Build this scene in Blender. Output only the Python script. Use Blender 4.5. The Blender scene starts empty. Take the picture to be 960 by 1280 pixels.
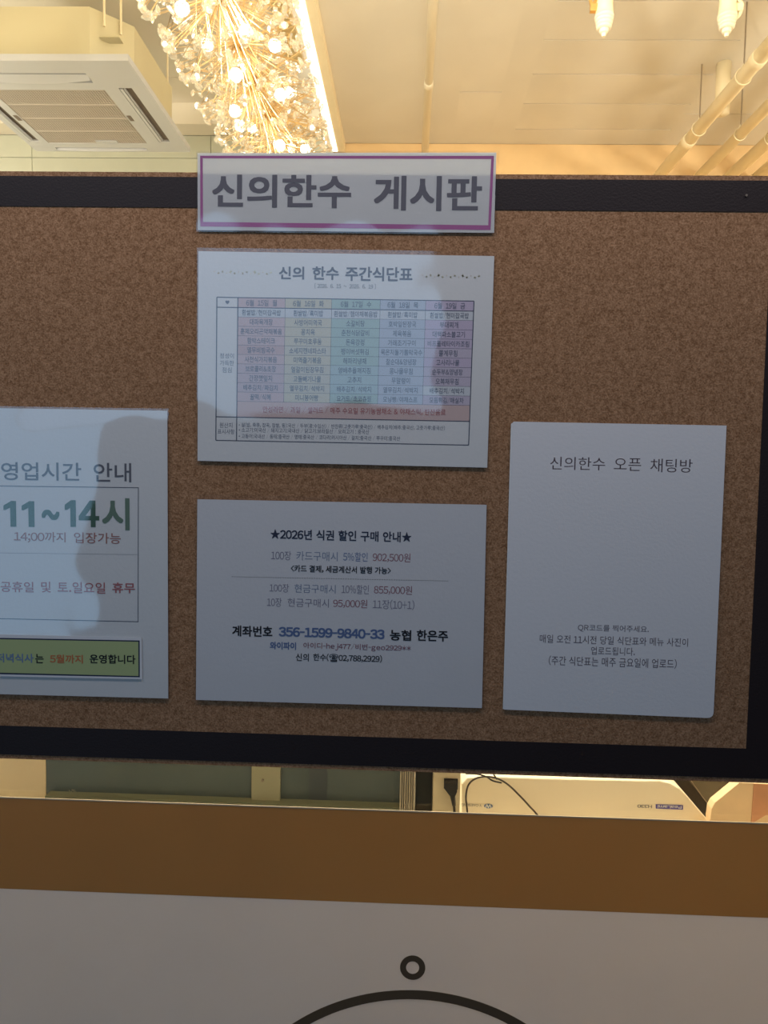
import bpy, bmesh, math, random
from mathutils import Vector, Matrix
random.seed(7)
S = bpy.context.scene
COL = S.collection

# ------------------------------------------------------------------ camera
CAM = Vector((0.0, -0.733, 1.50))
YAW, PITCH, ROLL, F = -0.03182838, -0.05689257, 0.01920643, 900.0
_f = Vector((math.sin(YAW)*math.cos(PITCH), math.cos(YAW)*math.cos(PITCH), math.sin(PITCH)))
_r = Vector((math.cos(YAW), -math.sin(YAW), 0)); _u = _r.cross(_f)
R2 = math.cos(ROLL)*_r + math.sin(ROLL)*_u
U2 = -math.sin(ROLL)*_r + math.cos(ROLL)*_u
cd = bpy.data.cameras.new('camera'); cam = bpy.data.objects.new('camera', cd); COL.objects.link(cam)
cd.sensor_fit = 'HORIZONTAL'; cd.sensor_width = 36; cd.lens = F*36/960; cd.clip_start = .02; cd.clip_end = 60
m = Matrix((R2, U2, -_f)).transposed().to_4x4(); m.translation = CAM
cam.matrix_world = m
S.camera = cam
S.view_settings.view_transform = 'Standard'; S.view_settings.look = 'None'
S.view_settings.gamma = 1; S.view_settings.use_curve_mapping = False
S.view_settings.exposure = 0.0
S.cycles.transparent_max_bounces = 24

# ------------------------------------------------------------------ world and lamps
w = bpy.data.worlds.new('world'); S.world = w; w.use_nodes = True
w.node_tree.nodes['Background'].inputs[0].default_value = (.62, .74, 1, 1)
w.node_tree.nodes['Background'].inputs[1].default_value = .05

def area(name, loc, rot, sx, sy, power, col):
    l = bpy.data.lights.new(name, 'AREA'); l.shape = 'RECTANGLE'; l.size = sx; l.size_y = sy
    l.energy = power; l.color = col
    o = bpy.data.objects.new(name, l); COL.objects.link(o); o.location = loc; o.rotation_euler = rot; return o
def point(name, loc, power, col, rad=.15):
    l = bpy.data.lights.new(name, 'POINT'); l.energy = power; l.color = col; l.shadow_soft_size = rad
    o = bpy.data.objects.new(name, l); COL.objects.link(o); o.location = loc; return o
# unseen cool area lights behind the camera, added for the sheen on the laminates
area('sheen_light_high', (-1.45, -4.0, 2.50), (math.radians(90), 0, 0), 3.2, 1.2, 18.5, (.42, .68, 1))
area('sheen_light_low', (-3.0, -4.0, 1.09), (math.radians(90), 0, 0), 1.8, 1.6, 13, (.36, .66, 1))
area('board_top_fill', (-.10, -.28, 2.20), (0, 0, 0), 1.8, .10, 5.5, (1, .91, .90))  # unseen strip light, added to make the board brighter towards its top
# warm point lights added outside the frame to brighten the dining room
WARM = (1, .89, .70)
point('room_fill_left', (-3.6, 2.6, 2.9), 120, WARM)
point('room_fill_right', (3.4, 2.4, 2.9), 120, WARM)
point('room_fill_front', (0.2, .9, 3.1), 72, WARM)
point('counter_fill', (.0, .72, 2.75), 135, WARM, .08)  # added out of view to lift the things in the gap

# ------------------------------------------------------------------ helpers
def at(px, py, Y=0.0):
    d = R2*(px-480) - U2*(py-640) + _f*F
    return CAM + d*((Y-CAM.y)/d.y)
def atz(px, py, Z):
    d = R2*(px-480) - U2*(py-640) + _f*F
    return CAM + d*((Z-CAM.z)/d.z)

def mat(name, col, rough=.6, metal=0, emit=None, es=0, spec=.5, bump=0, bscale=50, var=0, vscale=8, trans=0, coat=0):
    m = bpy.data.materials.new(name); m.use_nodes = True
    nt = m.node_tree; p = nt.nodes['Principled BSDF']
    p.inputs['Base Color'].default_value = (*col, 1); p.inputs['Roughness'].default_value = rough
    p.inputs['Metallic'].default_value = metal; p.inputs['Specular IOR Level'].default_value = spec
    p.inputs['Coat Weight'].default_value = coat
    if emit: p.inputs['Emission Color'].default_value = (*emit, 1); p.inputs['Emission Strength'].default_value = es
    tc = nt.nodes.new('ShaderNodeTexCoord')
    if bump:
        n = nt.nodes.new('ShaderNodeTexNoise'); n.inputs['Scale'].default_value = bscale; n.inputs['Detail'].default_value = 4
        nt.links.new(tc.outputs['Object'], n.inputs['Vector'])
        b = nt.nodes.new('ShaderNodeBump'); b.inputs['Strength'].default_value = bump; b.inputs['Distance'].default_value = .003
        nt.links.new(n.outputs['Fac'], b.inputs['Height']); nt.links.new(b.outputs['Normal'], p.inputs['Normal'])
    if var:
        n = nt.nodes.new('ShaderNodeTexNoise'); n.inputs['Scale'].default_value = vscale; n.inputs['Detail'].default_value = 6
        nt.links.new(tc.outputs['Object'], n.inputs['Vector'])
        r = nt.nodes.new('ShaderNodeValToRGB')
        r.color_ramp.elements[0].position = .3; r.color_ramp.elements[1].position = .7
        r.color_ramp.elements[0].color = tuple(c*(1-var) for c in col)+(1,)
        r.color_ramp.elements[1].color = tuple(min(1, c*(1+var)) for c in col)+(1,)
        nt.links.new(n.outputs['Fac'], r.inputs[0]); nt.links.new(r.outputs[0], p.inputs['Base Color'])
    return m

def film_mat(name, rough, bump, bscale, ior=1.5, boost=1.0, tint=(1, 1, 1)):
    m = bpy.data.materials.new(name); m.use_nodes = True; nt = m.node_tree; nt.nodes.clear()
    o = nt.nodes.new('ShaderNodeOutputMaterial'); mx = nt.nodes.new('ShaderNodeMixShader')
    t = nt.nodes.new('ShaderNodeBsdfTransparent'); t.inputs[0].default_value = (*tint, 1)
    g = nt.nodes.new('ShaderNodeBsdfGlossy'); g.inputs['Roughness'].default_value = rough
    fr = nt.nodes.new('ShaderNodeFresnel'); fr.inputs['IOR'].default_value = ior
    cl = nt.nodes.new('ShaderNodeMath'); cl.operation = 'MINIMUM'; cl.inputs[1].default_value = .07
    nt.links.new(fr.outputs[0], cl.inputs[0]); nt.links.new(cl.outputs[0], mx.inputs[0]); nt.links.new(t.outputs[0], mx.inputs[1]); nt.links.new(g.outputs[0], mx.inputs[2])
    if bump:
        tc = nt.nodes.new('ShaderNodeTexCoord')
        n = nt.nodes.new('ShaderNodeTexNoise'); n.inputs['Scale'].default_value = bscale; n.inputs['Detail'].default_value = 1.2
        b = nt.nodes.new('ShaderNodeBump'); b.inputs['Strength'].default_value = bump; b.inputs['Distance'].default_value = .01
        nt.links.new(tc.outputs['Object'], n.inputs['Vector']); nt.links.new(n.outputs['Fac'], b.inputs['Height'])
        nt.links.new(b.outputs['Normal'], g.inputs['Normal'])
    nt.links.new(mx.outputs[0], o.inputs[0]); return m

def paper_mat(name, col, transl=.0):
    m = mat(name, col, rough=.75, bump=.05, bscale=300)
    if transl:
        nt = m.node_tree; p = nt.nodes['Principled BSDF']; o = nt.nodes['Material Output']
        t = nt.nodes.new('ShaderNodeBsdfTranslucent'); t.inputs[0].default_value = (*col, 1)
        mx = nt.nodes.new('ShaderNodeMixShader'); mx.inputs[0].default_value = transl
        nt.links.new(p.outputs[0], mx.inputs[1]); nt.links.new(t.outputs[0], mx.inputs[2]); nt.links.new(mx.outputs[0], o.inputs[0])
    return m

def cork_mat(name, k=1.0):
    m = mat(name, (.3, .2, .1), rough=.9, spec=.15); nt = m.node_tree; p = nt.nodes['Principled BSDF']
    tc = nt.nodes.new('ShaderNodeTexCoord')
    def noise(s, d):
        n = nt.nodes.new('ShaderNodeTexNoise'); n.inputs['Scale'].default_value = s; n.inputs['Detail'].default_value = d
        nt.links.new(tc.outputs['Object'], n.inputs['Vector']); return n
    a = noise(680, 3); b = noise(160, 2)
    r = nt.nodes.new('ShaderNodeValToRGB'); e = r.color_ramp.elements
    e[0].position = .34; e[0].color = (.20*k, .098*k, .046*k, 1)
    e[1].position = .68; e[1].color = (.50*k, .29*k, .165*k, 1)
    x = e.new(.5); x.color = (.335*k, .185*k, .098*k, 1)
    mm = nt.nodes.new('ShaderNodeMix'); mm.data_type = 'FLOAT'; mm.inputs[0].default_value = .3
    nt.links.new(a.outputs['Fac'], mm.inputs[2]); nt.links.new(b.outputs['Fac'], mm.inputs[3])
    nt.links.new(mm.outputs[0], r.inputs[0]); nt.links.new(r.outputs[0], p.inputs['Base Color'])
    bp = nt.nodes.new('ShaderNodeBump'); bp.inputs['Strength'].default_value = .5; bp.inputs['Distance'].default_value = .0008
    nt.links.new(a.outputs['Fac'], bp.inputs['Height']); nt.links.new(bp.outputs['Normal'], p.inputs['Normal'])
    return m

def empty(name, loc, label=None, cat=None, group=None, kind=None):
    o = bpy.data.objects.new(name, None); COL.objects.link(o); o.location = loc; o.empty_display_size = .05
    tag(o, label, cat, group, kind); return o
def tag(o, label=None, cat=None, group=None, kind=None):
    if label: o['label'] = label
    if cat: o['category'] = cat
    if group: o['group'] = group
    if kind: o['kind'] = kind
    return o
def wloc(o):
    v = Vector(o.location)
    while o.parent: o = o.parent; v = v + Vector(o.location)
    return v
def link(name, verts, faces, mats, parent=None, smooth=False, origin=None, fm=None, kind=None, label=None):
    """world-space verts -> one object; the origin is the parent's, or the bottom centre for a top-level mesh"""
    verts = [Vector(v) for v in verts]
    lo = Vector((min(v.x for v in verts), min(v.y for v in verts), min(v.z for v in verts)))
    hi = Vector((max(v.x for v in verts), max(v.y for v in verts), max(v.z for v in verts)))
    og = Vector(origin) if origin else Vector(((lo.x+hi.x)/2, (lo.y+hi.y)/2, lo.z if parent is None else (lo.z+hi.z)/2))
    me = bpy.data.meshes.new(name); me.from_pydata([v-og for v in verts], [], faces); me.update()
    if not isinstance(mats, (list, tuple)): mats = [mats]
    for q in mats: me.materials.append(q)
    if fm: me.polygons.foreach_set('material_index', fm)
    if smooth: me.polygons.foreach_set('use_smooth', [True]*len(me.polygons))
    o = bpy.data.objects.new(name, me); COL.objects.link(o)
    if parent: o.parent = parent; o.location = og - wloc(parent)
    else: o.location = og
    tag(o, label, None, None, kind); return o

class MB:
    def __init__(s): s.v = []; s.f = []; s.m = []
    def add(s, v, f, m=0):
        n = len(s.v); s.v += [Vector(a) for a in v]; s.f += [tuple(i+n for i in q) for q in f]; s.m += [m]*len(f); return s
    def box(s, x0, x1, y0, y1, z0, z1, m=0):
        v = [(x, y, z) for x in (x0, x1) for y in (y0, y1) for z in (z0, z1)]
        return s.add(v, [(0, 1, 3, 2), (4, 6, 7, 5), (0, 4, 5, 1), (2, 3, 7, 6), (0, 2, 6, 4), (1, 5, 7, 3)], m)
    def prism(s, pts, d, m=0):          # pts: polygon (CCW any), d: extrusion vector
        n = len(pts); d = Vector(d); v = [Vector(p) for p in pts] + [Vector(p)+d for p in pts]
        f = [tuple(range(n)), tuple(range(2*n-1, n-1, -1))] + [(i, i+n, (i+1) % n + n, (i+1) % n) for i in range(n)]
        return s.add(v, f, m)
    def tube(s, pts, r, n=10, m=0, cap=True):
        pts = [Vector(p) for p in pts]; rs = r if isinstance(r, (list, tuple)) else [r]*len(pts)
        t0 = (pts[1]-pts[0]).normalized(); a = t0.orthogonal().normalized(); v = []
        for i, p in enumerate(pts):
            t = (pts[min(i+1, len(pts)-1)]-pts[max(i-1, 0)])
            t = t.normalized() if t.length > 1e-9 else t0
            a = (a - t*a.dot(t)).normalized(); b = t.cross(a)
            for k in range(n):
                q = 2*math.pi*k/n; v.append(p + (a*math.cos(q)+b*math.sin(q))*rs[i])
        f = []
        for i in range(len(pts)-1):
            for k in range(n):
                f.append((i*n+k, i*n+(k+1) % n, (i+1)*n+(k+1) % n, (i+1)*n+k))
        if cap: f += [tuple(range(n-1, -1, -1)), tuple(range((len(pts)-1)*n, len(pts)*n))]
        return s.add(v, f, m)
    def build(s, name, mats, parent=None, **k):
        return link(name, s.v, s.f, mats, parent, fm=s.m if isinstance(mats, (list, tuple)) else None, **k)

def spline(P, n=8):
    P = [Vector(p) for p in P]; out = []
    for i in range(len(P)-1):
        a, b, c, d = P[max(i-1, 0)], P[i], P[i+1], P[min(i+2, len(P)-1)]
        for k in range(n):
            t = k/n
            out.append(.5*((2*b)+(c-a)*t+(2*a-5*b+4*c-d)*t*t+(3*b-a-3*c+d)*t**3))
    return out+[P[-1]]

def bevel(o, w, seg=2):
    bm = bmesh.new(); bm.from_mesh(o.data)
    bmesh.ops.bevel(bm, geom=list(bm.edges), offset=w, segments=seg, profile=.7, affect='EDGES')
    bm.to_mesh(o.data); bm.free(); return o

# lettering -----------------------------------------------------------
GC = {}
# a plain gothic figure one without a foot, for the large opening hours
GC['ⅰ'] = ([(.20, 0), (.31, 0), (.31, .74), (.22, .74), (.20, .72), (.03, .60), (.03, .50), (.20, .60)], [(0, 1, 2, 3, 4, 7), (4, 5, 6, 7)], .46)
def load_glyphs(chs):
    """all characters in one text object, one per line, then split by line"""
    full = [chr(ord(c)+0xFEE0) if 33 <= ord(c) <= 126 else c for c in chs]   # full-width forms keep one type style
    c = bpy.data.curves.new('lettering', 'FONT'); c.body = '\n'.join(full); c.size = 1; c.resolution_u = 3; c.space_line = 3
    o = bpy.data.objects.new('lettering', c); me = bpy.data.meshes.new_from_object(o)
    co = [(a.co.x, a.co.y) for a in me.vertices]; rows = {}
    for p in me.polygons:
        vs = tuple(p.vertices); y = sum(co[i][1] for i in vs)/len(vs); rows.setdefault(round(-(y-.35)/3), []).append(vs)
    bpy.data.objects.remove(o); bpy.data.curves.remove(c); bpy.data.meshes.remove(me)
    for k, ch in enumerate(chs):
        mp = {}; v = []; f = []
        for vs in rows[k]:
            for i in vs:
                if i not in mp: mp[i] = len(v); v.append((co[i][0], co[i][1]+3*k))
            f.append(tuple(mp[i] for i in vs))
        a, b = min(p[0] for p in v), max(p[0] for p in v)
        if 33 <= ord(ch) <= 126:
            if ch in '.,:;': adv = .26
            elif ch in '()[]': adv = .34
            elif ch in '<>/-*+~': q = {'-': .45, '/': .5, '+': .7, '*': .8, '~': .75}.get(ch, .55); v = [(x*q, y) for x, y in v]; a *= q; b *= q; adv = b-a+.08
            elif ch == '1': adv = .54
            elif ch.isdigit(): adv = .56
            else: adv = (b-a)+.10
            v = [(x-(a+b)/2+adv/2, y) for x, y in v]
        elif ch in '·•★☎♥': adv = (b-a)+.12; v = [(x-a+.06, y) for x, y in v]
        else:
            adv = .92
        GC[ch] = (v, f, adv)
def glyph(ch):
    if ch not in GC: load_glyphs(ch)
    return GC[ch]
def glyphs(s, bold=0):
    V = []; Fc = []; x = 0
    d = [(0, 0)] if bold <= 0 else [(0, 0), (-bold, 0), (bold, 0), (0, bold), (0, -bold), (-bold, bold), (bold, -bold), (bold, bold), (-bold, -bold)]
    for ch in s:
        if ch == ' ': x += .30; continue
        v, f, adv = glyph(ch)
        for k, (dx, dy) in enumerate(d):
            n = len(V); V += [(p[0]+x+dx, p[1]+dy, k) for p in v]; Fc += [tuple(i+n for i in q) for q in f]
        x += adv
    return V, Fc
def slope(y): return .0065 + (y-217)*.0000362
def lettering(root, s, x0, x1, y0, y1, m, bold=0, Y=-.0004, tilt=None, flip=False, smin=4, mb=None):
    """prints s on the sheet so that its ink fills the given box"""
    v, f = glyphs(s, bold)
    ax, bx = min(p[0] for p in v), max(p[0] for p in v); ay, by = min(p[1] for p in v), max(p[1] for p in v)
    ym = (y0+y1)/2; sl = slope(ym) if tilt is None else tilt
    h = max(smin, (y1-y0) - abs(sl)*(x1-x0)); xm = (x0+x1)/2
    A = at(x0, ym-sl*(x1-x0)/2, Y); B = at(x1, ym+sl*(x1-x0)/2, Y)
    H = (at(xm, ym-h/2, Y)-at(xm, ym+h/2, Y)).length
    e = B-A; up = Vector((-e.z, 0, e.x)).normalized()
    V = []
    for p in v:
        a = (p[0]-ax)/(bx-ax); b = (p[1]-ay)/(by-ay)-.5
        if flip: a = 1-a; b = -b
        V.append(A + e*a + up*(b*H) - Vector((0, 1.2e-5*p[2], 0)))
    if mb is not None: mb[0].add(V, f, mb[1]); return
    return link('lettering', V, f, m, root)

def quad(mb, c, Y, m=0):
    mb.add([at(x, y, Y) for x, y in c], [(0, 1, 2, 3)], m)
def sheet(mb, c, Y0, Y1, m=0):           # thin slab from four pixel corners on plane Y=0 (front Y0, back Y1)
    P = [at(x, y, 0) for x, y in c]
    mb.prism([Vector((p.x, Y0, p.z)) for p in P], (0, Y1-Y0, 0), m)
def lerp2(c, u, v):                      # bilinear point in corners TL TR BR BL
    a = [c[0][i]+(c[1][i]-c[0][i])*u for i in (0, 1)]; b = [c[3][i]+(c[2][i]-c[3][i])*u for i in (0, 1)]
    return (a[0]+(b[0]-a[0])*v, a[1]+(b[1]-a[1])*v)

# ------------------------------------------------------------------ materials
M = {}
M['cork'] = cork_mat('cork'); M['cork_edge'] = cork_mat('cork_edge', .8)
M['frame'] = mat('frame_black', (.022, .015, .016), .55, spec=.3, bump=.15, bscale=500)
M['paper'] = paper_mat('paper', (.78, .80, .80)); M['paper_t'] = paper_mat('paper_translucent', (.78, .80, .80), .25)
M['paper_g'] = paper_mat('paper_grey', (.74, .75, .77))
M['lam'] = film_mat('laminate', .05, .35, 9, 1.62)
M['glass'] = film_mat('pane_glass', .0, 0, 1, 1.45, tint=(.97, .99, .975))
def ink(n, c): M[n] = mat('ink_'+n, c, .7, spec=.2)
for n, c in dict(title=(.15, .15, .18), purple=(.42, .14, .34), dark=(.15, .16, .19), black=(.012, .012, .018), navy=(.03, .04, .08),
                 lilac=(.26, .25, .33), ltblue=(.24, .30, .42), blue=(.12, .19, .38), red=(.30, .10, .13), red2=(.48, .16, .16), brown=(.42, .18, .15), green=(.07, .15, .10),
                 green2=(.16, .25, .19), line=(.09, .11, .16), faint=(.42, .44, .46), gold=(.50, .38, .22), dash=(.30, .28, .27),
                 c_pink=(.66, .53, .55), c_yel=(.66, .64, .52), c_grn=(.46, .61, .58), c_blue=(.54, .60, .70), c_lil=(.60, .53, .67), c_peach=(.68, .53, .51),
                 c_wh=(.68, .72, .76), cell=(.17, .19, .25), peachtxt=(.50, .16, .16), sticker=(.42, .50, .24), stickerblue=(.16, .24, .40), orange=(.52, .17, .07), serif=(.13, .10, .12)).items(): ink(n, c)
M['cream'] = mat('cream_paint', (.80, .70, .52), .7, bump=.3, bscale=12, var=.05, vscale=2)
M['ceil'] = mat('ceiling_paint', (.72, .68, .62), .8, bump=.5, bscale=9, var=.07, vscale=1.5)
M['orange_wall'] = mat('orange_wall', (.80, .57, .32), .7, bump=.2, bscale=20, var=.04)
M['green_wall'] = mat('pale_green_wall', (.50, .53, .48), .6, bump=.1, bscale=20, var=.03)
M['acpanel'] = mat('ac_panel_plastic', (.57, .60, .68), .45, bump=.03, bscale=40)
M['acbody'] = mat('ac_body', (.62, .57, .40), .6, bump=.05, bscale=30, var=.02)
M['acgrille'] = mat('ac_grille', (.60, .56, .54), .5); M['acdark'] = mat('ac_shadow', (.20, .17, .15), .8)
M['pipe'] = mat('pipe_cream', (.86, .76, .56), .55, bump=.15, bscale=25, var=.04)
M['pipew'] = mat('pipe_white', (.84, .79, .68), .35)
M['steel'] = mat('steel_rod', (.35, .30, .25), .4, .8)
M['brass'] = mat('brass', (.75, .50, .20), .3, 1)
M['gold'] = mat('gold_rod', (.80, .60, .34), .3, 1)
M['led'] = mat('led_diffuser', (1, 1, 1), .5, emit=(1, .95, .84), es=3)
M['bulb'] = mat('bulb_glow', (1, 1, 1), .5, emit=(1, .90, .72), es=14)

# ------------------------------------------------------------------ setting
RX0, RX1, RY1, RZ = -4.6, 4.6, 4.92, 4.0
o = MB().box(RX0, RX1, -4.6, -.02, -.1, 0).build('floor', mat('corridor_floor', (.11, .09, .085), .5, var=.1, vscale=3)); tag(o, kind='structure')
o = MB().box(RX0, RX1, -.02, RY1+.1, -.1, 0).build('floor', mat('floor_tile', (.42, .36, .28), .4, bump=.05, var=.08, vscale=3)); tag(o, kind='structure')
ceil = MB().box(RX0, RX1, .0, RY1+.1, RZ+.012, RZ+.15).build('ceiling', M['ceil']); tag(ceil, kind='structure')
cols = [(-4.6, -2.6, [.02, 1.3, 2.6, 3.6, 4.92]), (-2.6, -.62, [.02, 1.3, 2.6, 4.0, 4.92]), (-.62, .29, [.02, 1.6, 4.92]), (.29, .565, [.02, 1.6, 4.168, 4.92]),
        (.565, .73, [.02, 1.6, 4.92]), (.73, 1.85, [.02, 1.2, 2.4, 3.25, 3.597, 3.955, 4.318, 4.68, 4.92]), (1.85, 4.6, [.02, 1.6, 3.2, 4.45, 4.92])]
for a, b, ys in cols:
    for y0, y1 in zip(ys, ys[1:]):
        p = MB().box(a, b, y0+.004, y1-.004, RZ, RZ+.0119).build('panel', M['ceil'], ceil)
o = MB().box(RX0, RX1, RY1, RY1+.1, 0, RZ).build('wall_back', M['orange_wall']); tag(o, kind='structure')
o = MB().box(RX0-.1, RX0, -.02, RY1, 0, RZ).build('wall_left', M['cream']); tag(o, kind='structure')
o = MB().box(RX1, RX1+.1, -.02, RY1, 0, RZ).build('wall_right', M['cream']); tag(o, kind='structure')
# downstand beam and pale green panelled wall at the left rear
o = MB().box(RX0, -.62, 4.32, 4.49, 3.86, RZ).build('trim_1', M['ceil']); tag(o, kind='structure')
gw = MB().box(RX0, -.62, 4.51, 4.91, 0, RZ).build('trim_2', M['green_wall']); tag(gw, kind='structure')
gx = [-4.6, -3.68, at(40, 200, 4.49).x, -1.45, -.62]; gz = [0, .9, 1.8, 2.8, 3.70, 3.858]
for a, b in zip(gx, gx[1:]):
    for c, d in zip(gz, gz[1:]):
        MB().box(a+.002, b-.002, 4.49, 4.51, c+.002, d-.002).build('panel', M['green_wall'], gw)
# glass partition: pane held in a dark aluminium frame, walls on both sides
GY0, GY1 = .014, .022
win = empty('window_1', (0, GY0, .08)); tag(win, kind='structure')
MB().box(-1.9, 1.9, GY0, GY1, .08, 2.65).build('pane', M['glass'], win)
fb = MB(); fb.box(-1.97, -1.90, -.01, .05, .0, 2.72); fb.box(1.90, 1.97, -.01, .05, .0, 2.72); fb.box(-1.9, 1.9, -.01, .05, 0, .08); fb.box(-1.9, 1.9, -.01, .05, 2.65, 2.72)
fb.build('window_frame', mat('aluminium', (.30, .28, .26), .4, .8), win)
fr = MB(); fr.box(RX0, -1.97, -.02, .06, 0, RZ); fr.box(1.97, RX1, -.02, .06, 0, RZ); fr.box(-1.97, 1.97, -.02, .06, 2.72, RZ)
o = fr.build('wall_front', M['cream']); tag(o, kind='structure')

# ------------------------------------------------------------------ cork board
P = lambda x, y: at(x, y, .0015)
zt = (P(0, 214).z+P(960, 219.8).z)/2; zb = (P(0, 947).z+P(960, 980).z)/2
zt1 = (P(0, 220.5).z+P(960, 225.5).z)/2; zt2 = (P(0, 257.8).z+P(960, 265).z)/2
zb1 = (P(0, 943).z+P(960, 973).z)/2; zb2 = (P(0, 906.5).z+P(932, 936).z)/2
xi = (P(932, 936).x+P(945, 640).x)/2 + .001
bw = zt1-zt2
BX0, BX1 = xi-1.2+.04, xi+bw+.005
board = empty('cork_board', ((BX0+BX1)/2, .007, zb), 'wide brown cork notice board with a black border holding the printed notices', 'notice board')
MB().box(BX0, BX1, .0015, .012, zb, zt).build('cork_sheet', [M['cork'], M['cork_edge']][0], board)
fa, fy = .0009, .0015
MB().box(BX0+.005, BX1-.005, fa, fy, zt2, zt1).build('border_strip', M['frame'], board)
MB().box(BX0+.005, BX1-.005, fa, fy, zb1, zb2).build('border_strip', M['frame'], board)
MB().box(xi, BX1-.005, fa, fy, zb2, zt2).build('border_strip', M['frame'], board)
MB().box(BX0+.005, BX0+.005+bw, fa, fy, zb2, zt2).build('border_strip', M['frame'], board)
pin = at(932.5, 244.5, fa)
MB().tube([pin, pin+Vector((0, -.0012, 0))], .0012, 8).build('screw', M['steel'], board)

def root_for(name, c, label, cat, group=None):
    p = [at(x, y, 0) for x, y in c]
    return empty(name, ((p[2].x+p[3].x)/2, 0, min(p[2].z, p[3].z)), label, cat, group)

# ---- title sign
c = [(247, 191.5), (620.4, 190.8), (617.6, 291.2), (247.2, 287.8)]
t = root_for('title_sign', c, 'long laminated title strip with purple border, straddling the top edge of the cork board', 'sign', 'notices on the cork board')
b = MB(); sheet(b, c, -.0003, .0); b.build('paper', M['paper_t'], t)
b = MB(); co = [(250.2, 194.6), (617.5, 194.8), (613.2, 287.6), (250.4, 283)]; ci = [(253.4, 197.9), (614, 198.8), (610.3, 281.6), (253.8, 277.4)]
for i in range(4):
    j = (i+1) % 4; quad(b, [co[i], co[j], ci[j], ci[i]], -.0004)
b.build('printed_border', M['purple'], t)
lettering(t, '신의한수', 265.2, 439, 218, 260.2, M['title'], .024, tilt=.006)
lettering(t, '게시판', 467.5, 602.4, 219.6, 264, M['title'], .024, tilt=.006)
b = MB(); sheet(b, [(245.6, 189.6), (624, 189), (620.5, 293.5), (245.6, 290)], -.0010, -.0008); b.build('laminate', M['lam'], t)

# ---- weekly menu
c = [(248, 314), (617.8, 320.2), (609, 584.6), (247, 576)]
t = root_for('menu_sheet', c, 'laminated weekly menu sheet with a pastel coloured table, under the title strip', 'notice', 'notices on the cork board')
b = MB(); sheet(b, c, -.0003, .0); b.build('paper', M['paper'], t)
b = MB(); sheet(b, [(246.6, 309.8), (619, 315), (610.5, 586.5), (246, 578)], -.0010, -.0008); b.build('laminate', M['lam'], t)
lettering(t, '신의', 348.8, 380.2, 333, 349.4, M['title'], .022)
lettering(t, '한수', 390.5, 423.5, 333, 350, M['title'], .022)
lettering(t, '주간식단표', 431.8, 515.5, 333.2, 352, M['title'], .022)
lettering(t, '[ 2026.  6.  15  ~  2026.  6.  19 ]', 393.5, 469.5, 354.2, 361.2, M['dark'], 0, smin=5)
for x0, y0 in ((268, 340), (528, 344.5)):
    b = MB()
    for k in range(15):
        x = x0+k*5.05; y = y0+k*.09+(1.2 if k % 2 else -.6); big = 2.6 if k % 6 == 4 else (2.0 if k % 3 else 1.2); an = (k*1.9) % 3.1
        for dd in ((0, 1.25) if big > 1.5 else (0,)):
            quad(b, [(x+big*math.cos(an+dd+q)*(1 if i_ % 2 == 0 else .38), y+big*math.sin(an+dd+q)*(1 if i_ % 2 == 0 else .38)) for i_, q in enumerate((0, math.pi/2, math.pi, 3*math.pi/2))], -.0004)
    b.build('printed_garland', M['gold'], t)
T = [(271.1, 371.5), (592.5, 376.4), (585.8, 556.4), (269.8, 550.4)]
W, Ht = 321.4, 179
us = [0, (297.4-271.1)/W, (356.6-271.1)/W, (414.8-271.1)/W, (475.4-271.1)/W, (532.2-271.1)/W, 1]
vr = [0.0] + [(12.5+11.72*i)/Ht for i in range(11)]; vr.append(149.5/Ht); vr.append(1)
pm = ['c_wh', 'c_pink', 'c_yel', 'c_grn', 'c_blue', 'c_lil', 'c_peach']
b = MB()
def cell(u0, u1, v0, v1, m, Y=-.00036): quad(b, [lerp2(T, u0, v0), lerp2(T, u1, v0), lerp2(T, u1, v1), lerp2(T, u0, v1)], Y, m)
tone = {1: [1, 0, 1, 1, 1, 7, 1, 8, 8, 8, 1], 2: [2, 0, 2, 2, 2, 9, 2, 9, 9, 9, 2], 3: [3, 0, 3, 3, 3, 3, 3, 10, 10, 10, 3],
        4: [4, 0, 4, 4, 4, 4, 4, 4, 4, 4, 4], 5: [5, 0, 5, 5, 5, 11, 5, 11, 11, 0, 11]}
ink('p7', (.62, .47, .48)); ink('p8', (.62, .52, .56)); ink('p9', (.64, .63, .54)); ink('p10', (.48, .62, .64)); ink('p11', (.60, .55, .66))
for k in range(1, 6):
    for r_ in range(11): cell(us[k], us[k+1], vr[r_], vr[r_+1], tone[k][r_])
cell(us[1], 1, vr[11], vr[12], 6)
b.build('printed_cells', [M[n] for n in pm+['p7', 'p8', 'p9', 'p10', 'p11']], t)
b = MB(); lw = .6/W; lh = .55/Ht
for i, v in enumerate(vr):
    if i == 11 or (2 <= i <= 10): cell(us[1], 1, v-lh*.35, v+lh*.35, 0, -.00038)
    else: cell(0, 1, v-lh, v+lh, 0, -.00038)
for k, u in enumerate(us):
    v1 = vr[11] if 2 <= k <= 5 else 1
    q = lw*.35 if 2 <= k <= 5 else lw
    cell(u-q, u+q, 0, v1, 0, -.00038)
b.build('printed_lines', M['line'], t)
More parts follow.
